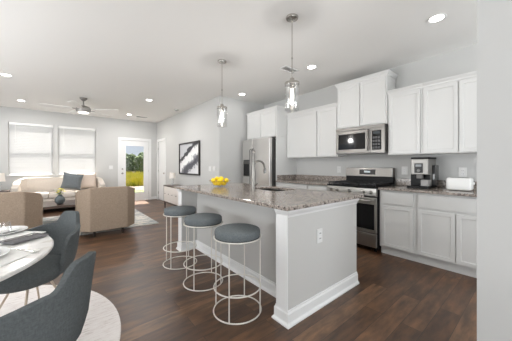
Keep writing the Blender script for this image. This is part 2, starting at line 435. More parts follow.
# ---------------------------------------------------------------- outdoors
GROUND = mat('outdoor_soil', (104, 94, 84), 0.95)
g = MB(); g.quad([(-60, YN+.16, -.15), (90, YN+.16, -.15), (90, 120, -.15), (-60, 120, -.15)])
struct(g, 'ground', GROUND, label='pale bare ground outside')
LAWN = mat('lawn_green', (128, 160, 58), 0.9)
m = LAWN; setcol(m, ramp(m, noise(m, coords(m), 6, 4), [(.3, (82, 110, 34)), (.7, (110, 130, 50))]))
tag(box(-4, 12, 11.4, 13.7, -.148, -.10).build('lawn', LAWN), 'strip of bright green lawn just outside the glass door', 'lawn', kind='stuff')
FIELD = mat('tall_yellow_grass', (206, 196, 62), 0.9)
n_, l_, b_ = nodes(FIELD); setcol(FIELD, ramp(FIELD, noise(FIELD, coords(FIELD), 1.5, 3), [(.3, (148, 160, 46)), (.55, (186, 176, 60)), (.75, (200, 189, 92))]))
m = MB()
for i in range(8000):
    y = 17+19*random.random()**1.6; x = random.uniform(.10, .40)*y; h = random.uniform(.35, .75); w = random.uniform(.02, .05)
    a = random.uniform(0, PI); dx, dy = math.cos(a)*w, math.sin(a)*w; lx, ly = random.uniform(-.2, .2), random.uniform(-.2, .2)
    m.bm.faces.new([m.bm.verts.new(p) for p in ((x-dx, y-dy, -.15), (x+dx, y+dy, -.15), (x+lx, y+ly, h-.15))])
tag(m.build('wild_grass', FIELD), 'tall yellow wild grass beyond the lawn', 'grass', kind='stuff')
LEAF = mat('tree_foliage', (74, 104, 62), 0.9)
setcol(LEAF, ramp(LEAF, noise(LEAF, coords(LEAF), 2.2, 6, 0.7), [(.3, (46, 62, 44)), (.5, (70, 90, 56)), (.7, (98, 112, 68))]))
BARK = mat('tree_bark', (92, 78, 64), 0.9)
def tree(x, y, h, seed):
    rnd = random.Random(seed)
    t = thing('leafy_tree', 'leafy green tree in the row beyond the wild grass', 'tree', (x, y, -.15), group='trees beyond the wild grass')
    MB().tube([(0, 0, 0), (.05, 0, h*.3), (0, .05, h*.6)], [.16, .12, .05], 8).build('trunk', BARK, t, world=False)
    m = MB()
    for k in range(14):
        r = rnd.uniform(.42, .62); a = rnd.uniform(0, 2*PI); q = rnd.uniform(0, .42)
        c = Vector((math.cos(a)*q, math.sin(a)*q, (.16+.70*k/13)*h))
        res = bmesh.ops.create_icosphere(m.bm, subdivisions=3, radius=r)
        for v in res['verts']:
            d = v.co.normalized(); v.co = c + d*(r*(1+rnd.uniform(-.22, .22)))
    m.build('crown', LEAF, t, world=False)
for i in range(6):
    tree(4.4+i*2.3, 38.0+random.uniform(-.2, .2), random.uniform(2.5, 2.9), i)
    tree(5.3+i*2.3, 41.0+random.uniform(-.2, .2), random.uniform(2.9, 3.3), 50+i)
    tree(5.0+i*2.4, 47.0+random.uniform(-.2, .2), random.uniform(3.3, 3.7), 130+i)
    tree(6.3+i*2.3, 44.0+random.uniform(-.2, .2), random.uniform(3.1, 3.6), 90+i)

# ---------------------------------------------------------------- kitchen run
XF, XT, XU = 3.40, 3.47, 3.70     # base face, toe kick, wall cabinet face
def base_cabinet(y0, y1, label, doors, drawers, toe=True):
    root = thing('base_cabinet', label, 'kitchen cabinet', ((XF+XK)/2, (y0+y1)/2, 0), group='white base cabinets along the kitchen wall')
    MB().prism([(XF+.02, .105), (XT, .105), (XT, 0.0), (XK-.002, 0.0), (XK-.002, .882), (XF+.02, .882)], y0, y1, 'y').build('cabinet_body', CAB, root)
    for (a, b) in drawers: MB().shaker((a+b)/2, b-a, .70, .862, XF-.001, .02, 0).build('drawer', CAB, root, bevel=.003)
    for (a, b) in doors: MB().shaker((a+b)/2, b-a, .125, .672, XF-.001, .02).build('door', CAB, root, bevel=.0015)
base_cabinet(1.0, 1.443, 'single-door white base cabinet with one drawer right beside the range', [(1.035, 1.41)], [(1.035, 1.41)])
base_cabinet(YP+.004, .998, 'wide double-door white base cabinet under the white toaster', [(.625, .985), (.25, .615)], [(.25, .985)])
base_cabinet(2.247, 2.66, 'white base cabinet just left of the range, half hidden by the island', [(2.27, 2.64)], [(2.27, 2.64)])
base_cabinet(2.662, 3.458, 'white base cabinet next to the refrigerator, behind the island', [(2.685, 3.05), (3.06, 3.435)], [(2.685, 3.435)])
def countertop(y0, y1, label, side=None):
    root = thing('countertop', label, 'countertop', ((XF+XK)/2, (y0+y1)/2, .883), group='granite worktops along the kitchen wall')
    box(XF-.035, XK-.003, y0, y1, .8835, .914, .004).build('worktop', GRAN, root)
    box(XK-.023, XK-.003, y0, y1, .9145, 1.016, .003).build('backsplash', GRAN, root)
    if side: box(XF+.01, XK-.024, side-.02, side, .9145, 1.016, .003).build('side_splash', GRAN, root)
countertop(YP+.004, 1.446, 'speckled granite worktop under the coffee machine and toaster')
countertop(2.244, 3.456, 'speckled granite worktop between range and refrigerator', side=3.456)
CROWN = [(0, 0), (.010, 0), (.014, .018), (.034, .044), (.038, .055), (0, .055)]
def wall_cabinet(y0, y1, z0, z1, xf, doors, label, sides, group='white wall cabinets'):
    root = thing('wall_cabinet', label, 'kitchen cabinet', ((xf+XK)/2, (y0+y1)/2, z0), group=group)
    box(xf+.02, XK-.002, y0, y1, z0, z1).build('cabinet_body', CAB, root)
    for (a, b) in doors: MB().shaker((a+b)/2, b-a, z0+.012, z1-.03, xf-.001, .02).build('door', CAB, root, bevel=.0015)
    path = [(XK-.004, y0), (xf+.02, y0), (xf+.02, y1), (XK-.004, y1)]
    if 'r' not in sides: path = path[1:]
    if 'l' not in sides: path = path[:-1]
    path = path[::-1]
    # profile grows to the outside (right of travel when walking from +y to -y along the face is -x)
    MB().sweep(path, [(o, z1-.012+z) for o, z in CROWN]).build('crown_moulding', CAB, root)
    return root
wall_cabinet(YP+.004, 1.02-.0, 1.37, 2.262, XU, [(.655, 1.005), (.25, .640)], 'double-door white wall cabinet above the white toaster', '')
wall_cabinet(1.022, 1.453, 1.37, 2.262, XU, [(1.045, 1.43)], 'single-door white wall cabinet above the coffee machine', '')
wall_cabinet(1.456, 2.265, 1.835, 2.562, XU-.02, [(1.475, 1.855), (1.865, 2.247)], 'raised white two-door cabinet above the microwave', 'lr')
wall_cabinet(2.268, 2.692, 1.37, 2.262, XU, [(2.285, 2.675)], 'white wall cabinet just left of the microwave', '')
wall_cabinet(2.694, 3.458, 1.37, 2.262, XU, [(2.71, 3.445)], 'wide single-door white wall cabinet beside the refrigerator panel', '')
wall_cabinet(3.462, 4.46, 1.815, 2.39, XF, [(3.49, 3.955), (3.967, 4.43)], 'white two-door cabinet above the refrigerator', 'r')
tag(box(XF+.002, XK-.002, 3.462, 3.482, 0, 1.812).build('end_panel', CAB), 'tall white panel between refrigerator and worktop', 'cabinet panel')

# refrigerator
fr = thing('refrigerator', 'stainless steel side-by-side refrigerator with water dispenser', 'refrigerator', (3.6, 3.95, 0))
box(3.325, 3.98, 3.50, 4.42, .03, 1.765, .004).build('cabinet_body', DGREY, fr)
box(3.335, 3.95, 3.52, 4.40, 0, .03).build('base_grille', BLACK, fr)
d = box(3.245, 3.322, 3.502, 4.052, .045, 1.785, .012, 3).build('door', FSTEEL, fr)
MB().tube([(3.245, 4.02, .55), (3.205, 4.02, .58), (3.205, 4.02, 1.55), (3.245, 4.02, 1.58)], .011, 10).build('handle', STEELD, d, smooth=40)
d = box(3.245, 3.322, 4.060, 4.420, .045, 1.785, .012, 3).build('door', FSTEEL, fr)
MB().tube([(3.245, 4.09, .55), (3.205, 4.09, .58), (3.205, 4.09, 1.55), (3.245, 4.09, 1.58)], .011, 10).build('handle', STEELD, d, smooth=40)
box(3.238, 3.2445, 4.14, 4.37, .97, 1.34, .003).build('dispenser', BLACKG, d)
box(3.231, 3.2375, 4.16, 4.35, 1.25, 1.32, .002).build('dispenser_control', STEELD, d)
box(3.222, 3.2375, 4.16, 4.35, .975, .985).build('drip_tray', STEELD, d)

# microwave
mw = thing('microwave', 'stainless over-range microwave with dark door window', 'microwave', (3.8, 1.855, 1.405))
YM0, YM1 = 1.462, 2.25
box(3.665, XK-.003, YM0, YM1, 1.412, 1.828, .003).build('case', DGREY, mw)
d = MB().slab([1.665, 1.745, 2.205, YM1], [1.415, 1.475, 1.725, 1.775], [(1, 1)], 3.625, 3.664, 'x').build('door', STEEL, mw, bevel=.003)
box(3.632, 3.66, 1.747, 2.203, 1.477, 1.723).build('window', BLACKG, d)
MB().tube([(3.625, 1.70, 1.45), (3.592, 1.70, 1.465), (3.592, 1.70, 1.745), (3.625, 1.70, 1.76)], .011, 10).build('handle', STEEL, d, smooth=40)
box(3.625, 3.664, YM0, YM1, 1.7775, 1.827, .003).build('vent_grille', STEEL, mw)
c = MB().slab([YM0, YM0+.045, 1.645, 1.662], [1.415, 1.45, 1.745, 1.775], [(1, 1)], 3.625, 3.664, 'x').build('control_panel', STEEL, mw)
box(3.629, 3.66, YM0+.047, 1.643, 1.452, 1.743).build('keypad', BLACKG, c)
box(3.6265, 3.6285, YM0+.065, 1.625, 1.69, 1.725).build('display', mat('display_glow', (30, 36, 38), .2, emit=(150, 160, 165), estr=.08), c)
KEY = mat('keypad_key', (74, 74, 76), .4)
for i in range(4):
    for j in range(3): box(3.6268, 3.6288, YM0+.068+j*.038, YM0+.096+j*.038, 1.47+i*.05, 1.50+i*.05).build('key', KEY, c)
box(3.63, XK-.01, YM0+.01, YM1-.01, 1.404, 1.4118).build('underside_filter', STEELD, mw)

# range
rg = thing('gas_range', 'freestanding stainless gas range with black cooktop and backguard', 'range', (3.68, 1.845, 0))
R0, R1 = 1.456, 2.234
box(3.385, XK-.03, R0, R1, .05, .895).build('range_body', BLACK, rg)
for y in (R0+.05, R1-.05):
    for x in (3.44, 3.92): MB().lathe([(0, 0), (.018, 0), (.018, .05), (0, .05)], (x, y, 0), 12).build('foot', BLACK, rg)
d = MB().slab([R0+.004, R0+.09, R1-.09, R1-.004], [.275, .335, .655, .765], [(1, 1)], 3.345, 3.384, 'x').build('oven_door', RSTEEL, rg, bevel=.004)
box(3.349, 3.38, R0+.092, R1-.092, .337, .653).build('oven_window', BLACKG, d)
box(3.3435, 3.3448, R0+.03, R1-.03, .32, .672).build('door_glass', BLACKG, d)
MB().tube([(3.343, R0+.05, .725), (3.295, R0+.055, .725), (3.295, R1-.055, .725), (3.343, R1-.05, .725)], .013, 10).build('handle', RSTEEL, d, smooth=40)
box(3.347, 3.384, R0+.004, R1-.004, .075, .262, .004).build('storage_drawer', RSTEEL, rg)
cp = MB().prism([(3.384, .775), (3.335, .79), (3.345, .892), (3.384, .897)], R0, R1, 'y').build('control_panel', RSTEEL, rg, bevel=.003)
for i in range(5):
    yk = R0+.075+[0, .105, .314, .523, .628][i]
    MB().lathe([(0, -.037), (.018, -.037), (.021, -.030), (.023, -.008), (.027, -.006), (.027, 0)], (3.338, yk, .842), 20, 'x').build('knob', RSTEEL, cp, smooth=35)
ct = box(3.34, XK-.09, R0, R1, .8985, .921, .004).build('cooktop', BLACK, rg)
for (x, y, r) in ((3.48, 1.62, .05), (3.76, 1.62, .038), (3.62, 1.845, .045), (3.48, 2.07, .045), (3.76, 2.07, .04)):
    MB().lathe([(0, .012), (r*.7, .012), (r*.75, .008), (r, .006), (r, 0), (0, 0)], (x, y, .9215), 20).build('burner', IRON, ct, smooth=40)
for k in range(3):
    a = R0+.02+k*.249; b = a+.24; m = MB()
    for y in (a, b, (a+b)/2): m.box(3.37, 3.89, y-.006, y+.006, .938, .956)
    for x in (3.37, 3.50, 3.63, 3.76, 3.878): m.box(x, x+.012, a, b, .9385, .9555)
    for x in (3.372, 3.882):
        for y in (a, b): m.box(x-.005, x+.009, y-.006, y+.006, .9215, .945)
    m.build('grate', IRON, ct)
bg = box(XK-.085, XK-.03, R0+.002, R1-.002, .9225, 1.035).build('backguard_base', BLACK, rg)
b2 = MB().prism([(XK-.105, 1.036), (XK-.028, 1.036), (XK-.028, 1.178), (XK-.085, 1.178)], R0+.002, R1-.002, 'y').build('backguard', STEEL, rg, bevel=.006)
MB().prism([(XK-.1065, 1.07), (XK-.09, 1.07), (XK-.081, 1.15), (XK-.0945, 1.15)], 1.72, 1.98, 'y').build('clock_display', BLACKG, b2)
MB().prism([(XK-.1035, 1.10), (XK-.09, 1.10), (XK-.086, 1.125), (XK-.0985, 1.125)], 1.80, 1.90, 'y').build('clock_digits', mat('clock_glow', (200, 210, 215), .3, emit=(210, 225, 230), estr=.15), b2)

# coffee machine
cm = thing('coffee_machine', 'silver and black espresso machine on the granite worktop', 'coffee machine', (3.72, 1.02, .914))
SILV = mat('silver_plastic', (142, 140, 136), .4, .7)
box(3.60, 3.98, .925, 1.17, .9145, .948, .004).build('base', BLACK, cm)
box(3.74, 3.97, .932, 1.165, .9485, 1.30, .006).build('rear_body', SILV, cm)
hd = box(3.62, 3.739, .932, 1.125, 1.10, 1.30, .006).build('brew_head', SILV, cm)
box(3.612, 3.6195, .99, 1.085, 1.12, 1.245, .002).build('control_panel', mat('satin_black', (34, 34, 35), .45), hd)
box(3.609, 3.6118, 1.005, 1.07, 1.20, 1.23).build('display', mat('coffee_display', (120, 124, 126), .3), hd)
MB().lathe([(0, -.012), (.014, -.012), (.018, 0)], (3.611, 1.037, 1.15), 16, 'x').build('dial', mat('grey_dial', (150, 149, 146), .45), hd)
box(3.64, 3.70, 1.005, 1.07, 1.045, 1.0995, .004).build('spout', mat('grey_spout', (120, 118, 116), .5), hd)
box(3.725, 3.7395, .937, 1.16, .949, 1.095).build('splash_panel', BLACK, cm)
box(3.62, 3.72, .932, 1.015, .949, 1.03, .004).build('milk_container', mat('grey_container', (150, 148, 146), .35), cm)
box(3.64, 3.96, .925, 1.135, 1.3005, 1.325, .006).build('lid', BLACK, cm)
box(3.78, 3.95, .898, .930, .9485, 1.22, .006).build('water_tank', mat('smoky_tank', (64, 64, 64), .15), cm)

# toaster
to = thing('toaster', 'white rounded two-slot toaster near the wall end', 'toaster', (3.75, .645, .914))
box(3.66, 3.84, .53, .762, .9205, 1.068, .022, 4).build('body', PLAST, to, smooth=50)
box(3.69, 3.81, .56, .732, .9145, .922).build('base', mat('toaster_base', (90, 90, 88), .5), to)
for x in (3.715, 3.775): box(x-.012, x+.012, .56, .73, 1.062, 1.0686).build('slot', BLACK, to)
box(3.73, 3.77, .512, .5295, .99, 1.02, .004).build('lever', PLAST, to)

def wall_plate(name, loc, axis, sgn, w, label, cat, slots):
    x, y, z = loc; root = thing(name, label, cat, loc)
    def bx(u0, u1, z0, z1, d0, d1):
        return box(x+min(sgn*d0, sgn*d1), x+max(sgn*d0, sgn*d1), y+u0, y+u1, z+z0, z+z1, .0015) if axis == 'x' else box(x+u0, x+u1, y+min(sgn*d0, sgn*d1), y+max(sgn*d0, sgn*d1), z+z0, z+z1, .0015)
    bx(-w/2, w/2, -.06, .06, .0005, .007).build('plate', mat('plate_plastic', (222, 222, 220), .4), root)
    if slots == 'outlet':
        for zz in (-.022, .022):
            p = bx(-.017, .017, zz-.015, zz+.015, .0072, .010).build('receptacle', TRIM, root)
            for u in (-.007, .007): bx(u-.0012, u+.0012, zz-.006, zz+.007, .0102, .0108).build('slot', BLACK, p)
    else:
        k = max(1, round(w/.058)) if w > .1 else 1
        for i in range(k):
            u = (i-(k-1)/2)*.046; bx(u-.016, u+.016, -.033, .033, .0072, .011).build('rocker', TRIM, root)
wall_plate('power_outlet', (XK, 2.42, 1.14), 'x', -1, .075, 'white power outlet on the kitchen wall left of the range', 'outlet', 'outlet')
wall_plate('power_outlet', (XK, 1.33, 1.14), 'x', -1, .08, 'white wall plate left of the coffee machine', 'outlet', 'outlet')
wall_plate('power_outlet', (XK, .66, 1.13), 'x', -1, .08, 'white power outlet above the white toaster', 'outlet', 'outlet')
wall_plate('light_switch', (XE, 4.93, 1.14), 'x', -1, .115, 'white switch plate next to the abstract picture', 'light switch', 'switch')
wall_plate('light_switch', (XE, 4.75, 1.14), 'x', -1, .115, 'white switch plate nearest the wall corner by the refrigerator', 'light switch', 'switch')
wall_plate('light_switch', (1.27, YN, 1.15), 'y', -1, .115, 'white switch plate left of the glass door', 'light switch', 'switch')

# ---------------------------------------------------------------- island
isl = thing('kitchen_island', 'white panelled kitchen island with overhanging seating side', 'kitchen island', (1.85, 2.3, 0))
IX0, IXR, IX1, IY0, IY1 = 1.335, 1.56, 2.375, 1.235, 3.385
MB().slab([IX0, IXR, 1.90, 2.35, IX1], [IY0, IY0+.12, 1.92, 2.56, IY1-.12, IY1], [(0, 1), (0, 2), (0, 3), (2, 2)], 0, .883, 'z').build('island_body', ISL, isl)
pathb = [(IX1, IY0), (IX0, IY0), (IX0, IY0+.12), (IXR, IY0+.12), (IXR, IY1-.12), (IX0, IY1-.12), (IX0, IY1), (IX1, IY1)]
BASEP = [(.0006, 0), (.030, 0), (.030, .012), (.018, .026), (.016, .032), (.016, .092), (.010, .102), (.008, .114), (.0006, .116)]
MB().sweep(pathb[::-1], BASEP).build('base_moulding', TRIM, isl)
CAPP = [(.0006, .822), (.005, .822), (.009, .838), (.020, .852), (.026, .866), (.028, .8828), (.0006, .8828)]
MB().sweep(pathb[:3][::-1], CAPP).build('cap_moulding', TRIM, isl)
MB().sweep(pathb[-3:][::-1], CAPP).build('cap_moulding', TRIM, isl)
for (ya, yb) in ((IY0-.0005, IY0+.1205), (IY1-.1205, IY1+.0005)):
    box(IX0-.008, IX0-.0005, ya, yb, .10, .883).build('corner_post', TRIM, isl)
for i in range(4):
    yc = IY0+.28+i*.53
    MB().shaker(yc, .5, .125, .86, IX1+.021, .02, sgn=1).build('door', CAB, isl, bevel=.0015)
wall_plate('power_outlet', (1.731, 1.2345, 0.610), 'y', -1, .075, 'white power outlet on the end of the island', 'outlet', 'outlet')
it = thing('countertop', 'polished speckled granite island top with undermount sink cutout', 'countertop', (1.85, 2.3, .883))
SX0, SX1, SY0, SY1 = 1.95, 2.32, 1.98, 2.50
MB().slab([1.275, SX0, SX1, 2.435], [1.185, SY0, SY1, 3.435], [(1, 1)], .8835, .914, 'z').build('worktop', GRAN, it, bevel=.004)
sk = thing('sink', 'stainless undermount sink set into the island top', 'sink', (2.135, 2.24, .70))
m = MB(); a, b, c_, e = SX0-.012, SX1+.012, SY0-.012, SY1+.012
m.slab([a, SX0, SX1, b], [c_, SY0, SY1, e], [(1, 1)], .70, .8832, 'z'); m.box(SX0, SX1, SY0, SY1, .695, .70)
m.build('basin', STEELD, sk)
MB().lathe([(0, .001), (.03, .001), (.04, .004), (.045, .0)], (2.135, 2.24, .7005), 20).build('drain', CHROME, sk)
# the bowl sits inside the island, so the island body is hollowed for it
fa = thing('faucet', 'brushed nickel gooseneck kitchen faucet on the island', 'faucet', (1.845, 2.28, .914))
MB().lathe([(0, 0), (.030, 0), (.030, .012), (.024, .016), (.022, .10), (.022, .19), (.020, .30), (.017, .42), (.013, .475), (.009, .48), (0, .48)], (0, 0, .0005), 20).build('faucet_body', FAUC, fa, world=False, smooth=40)
ang = math.radians(-8)
arc = [(.0, .235)] + [(.082-.082*math.cos(t), .270+.088*math.sin(t)) for t in [i*PI/14 for i in range(0, 13)]]
arc = [(x, z) for x, z in arc]; tip = arc[-1]; arc += [(tip[0]+.012, tip[1]-.05)]
MB().tube([(x*math.cos(ang), x*math.sin(ang), z) for x, z in arc], .0125, 12).build('spout', FAUC, fa, world=False, smooth=50)
q = arc[-1]
MB().lathe([(.0, -.055), (.017, -.055), (.019, -.03), (.015, .01), (0, .012)], (q[0]*math.cos(ang), q[0]*math.sin(ang), q[1]), 16).build('spray_head', STEELD, fa, world=False, smooth=40)
MB().tube([(0, -.02, .06), (0, -.05, .065), (0, -.075, .085)], [.011, .010, .007], 10).build('lever', FAUC, fa, world=False, smooth=40)

# lemons in a wire/glass bowl
bw = thing('fruit_bowl', 'clear glass bowl full of lemons on the island', 'bowl', (1.775, 2.965, .9145))
MB().lathe([(0, 0), (.075, 0), (.085, .004), (.13, .035), (.155, .085), (.1575, .086), (.158, .084), (.134, .032), (.088, .0), (.075, -.0)][:6] + [(.1525, .085), (.127, .038), (.083, .008), (0, .006)], (0, 0, 0), 40).build('bowl_body', glass('bowl_glass', edge=.16, base=.02), bw, world=False, smooth=60)
MB().ring((0, 0, .0865), .155, .0025, 40, 6).build('rim', mat('bowl_rim_bronze', (150, 120, 70), .3, .8), bw, world=False)
LEM = mat('lemon_peel', (247, 212, 14), .38); bump(LEM, noise(LEM, coords(LEM), 140, 2), .12, .002)
def lemon_mesh():
    return MB().lathe([(0, -.043), (.006, -.041), (.010, -.036), (.020, -.030), (.028, -.018), (.031, 0), (.028, .018), (.020, .029), (.011, .035), (.006, .039), (0, .041)], (0, 0, 0), 20, 'x')
spots = [(.060*math.cos(a), .060*math.sin(a), .039, a) for a in (0.3, 1.56, 2.81, 4.07, 5.32)] + \
        [(.108*math.cos(a), .108*math.sin(a), .082, a+PI/2) for a in (0, 1.047, 2.094, 3.1416, 4.19, 5.236)] + \
        [(.040*math.cos(a), .040*math.sin(a), .106, a+PI/2) for a in (.5, 2.6, 4.7)]
first = None
LS = 1.0
for i, (x, y, z, az) in enumerate(spots):
    if first is None:
        o = lemon_mesh().build('lemon', LEM, world=False, smooth=60, origin=(0, 0, 0)); first = o
    else: o = first.copy(); COL.objects.link(o)
    o.scale = (LS, LS, LS); o.location = (1.775+x, 2.965+y, .9145+z+.006); o.rotation_euler = (random.uniform(-.3, .3), random.uniform(-.1, .1), az)
    if i == len(spots)-1: tag(o, 'topmost yellow lemon crowning the pile in the glass bowl', 'lemon', 'lemons in the glass bowl')
    else: tag(o, 'yellow lemon heaped in the glass bowl on the island', 'lemon', 'lemons in the glass bowl')

# ---------------------------------------------------------------- stools
def make_stool():
    r = thing('counter_stool', '', 'stool', (1.16, 1.65, 0), group='round counter stools along the island')
    MB().lathe([(0, .688), (.10, .688), (.174, .686), (.187, .681), (.192, .670), (.192, .640), (.188, .628), (.184, .6275), (0, .6275)], (0, 0, 0), 48).build('seat_cushion', STOOLF, r, world=False, smooth=60)
    MB().lathe([(0, .627), (.185, .627), (.188, .620), (.185, .606), (0, .604)], (0, 0, 0), 40).build('seat_pan', mat('seat_pan_black', (50, 52, 54), .5), r, world=False, smooth=50)
    MB().ring((0, 0, .618), .197, .0062).build('seat_ring', WIRE, r, world=False, smooth=80)
    MB().ring((0, 0, .205), .197, .0058).build('foot_ring', WIRE, r, world=False, smooth=80)
    MB().ring((0, 0, .006), .200, .0058).build('base_ring', WIRE, r, world=False, smooth=80)
    for k in range(4):
        a = math.radians(36+90*k); x, y = .197*math.cos(a), .197*math.sin(a)
        MB().tube([(x, y, .006), (x, y, .618)], .0055, 8).build('leg', WIRE, r, world=False, smooth=60)
    return r
s1 = make_stool()
for i, (y, lab) in enumerate(((1.65, 'nearest grey round counter stool at the island'), (2.27, 'middle grey round counter stool between the other two'), (2.89, 'farthest grey round counter stool, by the low console'))):
    s = s1 if i == 0 else copy_tree(s1)
    s.location = (1.16, y, 0); s['label'] = lab

# ---------------------------------------------------------------- dining corner
rug = MB().lathe([(0, .001), (1.245, .001), (1.25, .005), (1.245, .011), (0, .012)], (-.88, 2.22, 0), 96).build('round_rug', round_rug_mat())
tag(rug, 'round pale streaked rug under the dining table', 'rug')
TX, TY, TZ, TR = -.79, 1.96, .738, .76
dt = thing('dining_table', 'round white marble dining table', 'table', (TX, TY, .0125))
MB().lathe([(0, TZ), (TR-.006, TZ), (TR, TZ-.006), (TR, TZ-.018), (TR-.03, TZ-.034), (0, TZ-.034)], (TX, TY, 0), 96).build('tabletop', MARBLE, dt, smooth=30)
MB().lathe([(0, .0125), (.28, .0125), (.285, .022), (.20, .04), (.07, .10), (.05, .25), (.045, .45), (.06, .62), (.16, .703), (0, .7035)], (TX, TY, 0), 48).build('pedestal', mat('table_pedestal_white', (232, 231, 228), .3), dt, smooth=50)

CHAIRLEG = mat('champagne_leg', (196, 180, 162), .35, .5)
def smooth01(t): t = max(0, min(1, t)); return t*t*(3-2*t)
def make_chair():
    r = thing('dining_chair', '', 'chair', (0, 0, .0125), group='slate tub chairs at the dining table')
    A = math.radians(84); N = 56; zs = [0, .04, .10, .18, .28, .42, .58, .74, .88, 1.0]
    def rim(p):
        d = abs(math.degrees(p))
        if d < 12: return .80
        if d < 30: return .80-.10*smooth01((d-12)/18)
        return .70-.04*smooth01((d-30)/50)-.10*max(0, (d-72)/12)**2.2
    def prof(z):   # radius factor by height
        pts = [(.335, .42), (.345, .62), (.37, .78), (.42, .90), (.50, .98), (.60, 1.02), (.70, 1.06), (.80, 1.12)]
        for (z0, f0), (z1, f1) in zip(pts, pts[1:]):
            if z <= z1: return f0+(f1-f0)*(z-z0)/(z1-z0)
        return pts[-1][1]
    def P(p, z, t):
        f = prof(z); rx, ry = .275*f-t, .262*f-t
        return (-rx*math.cos(p), ry*math.sin(p), z)
    m = MB(); outer, inner = [], []
    for i in range(N+1):
        p = -A+2*A*i/N; h = rim(p)
        outer.append([m.bm.verts.new(P(p, .335+(h-.335)*s, 0)) for s in zs])
        inner.append([m.bm.verts.new(P(p, .350+(h-.350)*s if s < 1 else h, .032)) for s in zs])
    for i in range(N):
        for j in range(len(zs)-1):
            m.bm.faces.new((outer[i][j], outer[i+1][j], outer[i+1][j+1], outer[i][j+1]))
            m.bm.faces.new((inner[i][j], inner[i][j+1], inner[i+1][j+1], inner[i+1][j]))
        m.bm.faces.new((outer[i][-1], outer[i+1][-1], inner[i+1][-1], inner[i][-1]))
        m.bm.faces.new((outer[i][0], inner[i][0], inner[i+1][0], outer[i+1][0]))
    for i in (0, N):
        for j in range(len(zs)-1):
            m.bm.faces.new((outer[i][j], outer[i][j+1], inner[i][j+1], inner[i][j]))
    m.build('shell_back', SLATE, r, world=False, smooth=70, bevel=.008)
    m = MB(); pr = [(0, .325), (.12, .325), (.19, .34), (.222, .37), (.232, .41), (.225, .445), (.19, .462), (0, .47)]
    m.lathe(pr, (.045, 0, 0), 40, sx=1.02, sy=.97); m.build('seat_cushion', SLATE, r, world=False, smooth=60)
    MB().lathe([(0, .318), (.13, .318), (.13, .326), (0, .326)], (.02, 0, 0), 24).build('seat_plate', mat('chair_plate', (70, 66, 62), .5), r, world=False)
    for k in range(4):
        a = math.radians(45+90*k)
        MB().tube([(.02+.10*math.cos(a), .10*math.sin(a), .322), (.02+.255*math.cos(a), .255*math.sin(a), .003)], [.0085, .006], 10).build('leg', CHAIRLEG, r, world=False, smooth=60)
    return r
c1 = make_chair(); c1['label'] = 'slate tub dining chair in the near left foreground, seen from behind'
c1.location = (-.155, 1.467, .0125); c1.rotation_euler.z = math.atan2(.54, -.84)
c2 = copy_tree(c1); c2['label'] = 'slate tub dining chair between the marble table and the tan armchairs'
c2.location = (-.150, 2.50, .0125); c2.rotation_euler.z = math.atan2(-.6, -.8)

# place settings
TT = TZ+.0005
def flat(name, cx, cy, L, Wd, rz, z0, z1, m, lab, cat, grp=None):
    b = box(-L/2, L/2, -Wd/2, Wd/2, 0, z1-z0, min(.003, (z1-z0)/3)).build(name, m, world=False, origin=(0, 0, 0))
    b.location = (cx, cy, z0); b.rotation_euler.z = rz; return tag(b, lab, cat, grp)
LINEN = fabric('white_linen', (238, 237, 234), .04, 80)
NAPK = fabric('charcoal_napkin', (112, 110, 112), .14, 70)
# near setting: mat with one corner towards the island
flat('placemat', -.327, 1.735, .42, .30, math.radians(54), TT, TT+.004, LINEN, 'white placemat under the nearer plates', 'placemat', 'placemats')
def plate(cx, cy, z, r, lab):
    t = MB().lathe([(0, 0), (r*.62, 0), (r*.68, .004), (r, .016), (r-.002, .019), (r*.66, .008), (0, .006)], (0, 0, 0), 48).build('plate', CERAM, world=False, origin=(0, 0, 0), smooth=50)
    t.location = (cx, cy, z); return tag(t, lab, 'plate', 'white plates')
plate(-.345, 1.83, TT+.0045, .14, 'large white plate on the nearer placemat')
plate(-.345, 1.83, TT+.0120, .105, 'small white plate stacked on the large near plate')
flat('placemat', -.33, 2.32, .42, .30, math.radians(-45), TT, TT+.004, LINEN, 'white placemat beside the wine glass, far side of table', 'placemat', 'placemats')
plate(-.315, 2.42, TT+.0045, .135, 'large white plate on the far placemat')
plate(-.315, 2.42, TT+.0120, .10, 'small white plate stacked on the large far plate')
flat('napkin', -.175, 2.13, .20, .13, math.radians(38), TT+.0045, TT+.016, NAPK, 'folded charcoal napkin near the table edge', 'napkin')
def cutlery(kind, cx, cy, rz, z, lab):
    m = MB()
    if kind == 'fork':
        m.box(-.10, .03, -.004, .004, 0, .003); m.box(.03, .055, -.011, .011, 0, .003)
        for k in range(4): m.box(.054, .095, -.011+k*.0064, -.0082+k*.0064, 0, .003)
    else:
        m.box(-.11, .0, -.005, .005, 0, .004, .001); m.box(0, .11, -.009, .007, .0005, .0025, .0008)
    o = m.build(kind, mat('flatware', (176, 174, 170), .25, 1.0), world=False, origin=(0, 0, 0)); o.location = (cx, cy, z); o.rotation_euler.z = rz
    return tag(o, lab, kind, 'silver flatware')
cutlery('fork', -.19, 2.14, math.radians(38), TT+.0165, 'silver fork lying on the charcoal napkin')
cutlery('knife', -.155, 1.85, math.radians(-55), TT+.0045, 'silver knife beside the nearer plates')
wg = thing('wine_glass', 'small clear stemmed glass beside the charcoal napkin', 'glass', (-.268, 2.155, TT+.0045))
MB().lathe([(0, .0), (.030, .0), (.031, .002), (.006, .006), (.004, .012), (.004, .034), (.010, .041), (.026, .054), (.031, .076), (.029, .098), (.025, .119), (.0235, .119), (.0275, .097), (.029, .076), (.024, .056), (.008, .044), (0, .043)], (0, 0, 0), 32).build('glass_body', GLASS, wg, world=False, smooth=60)

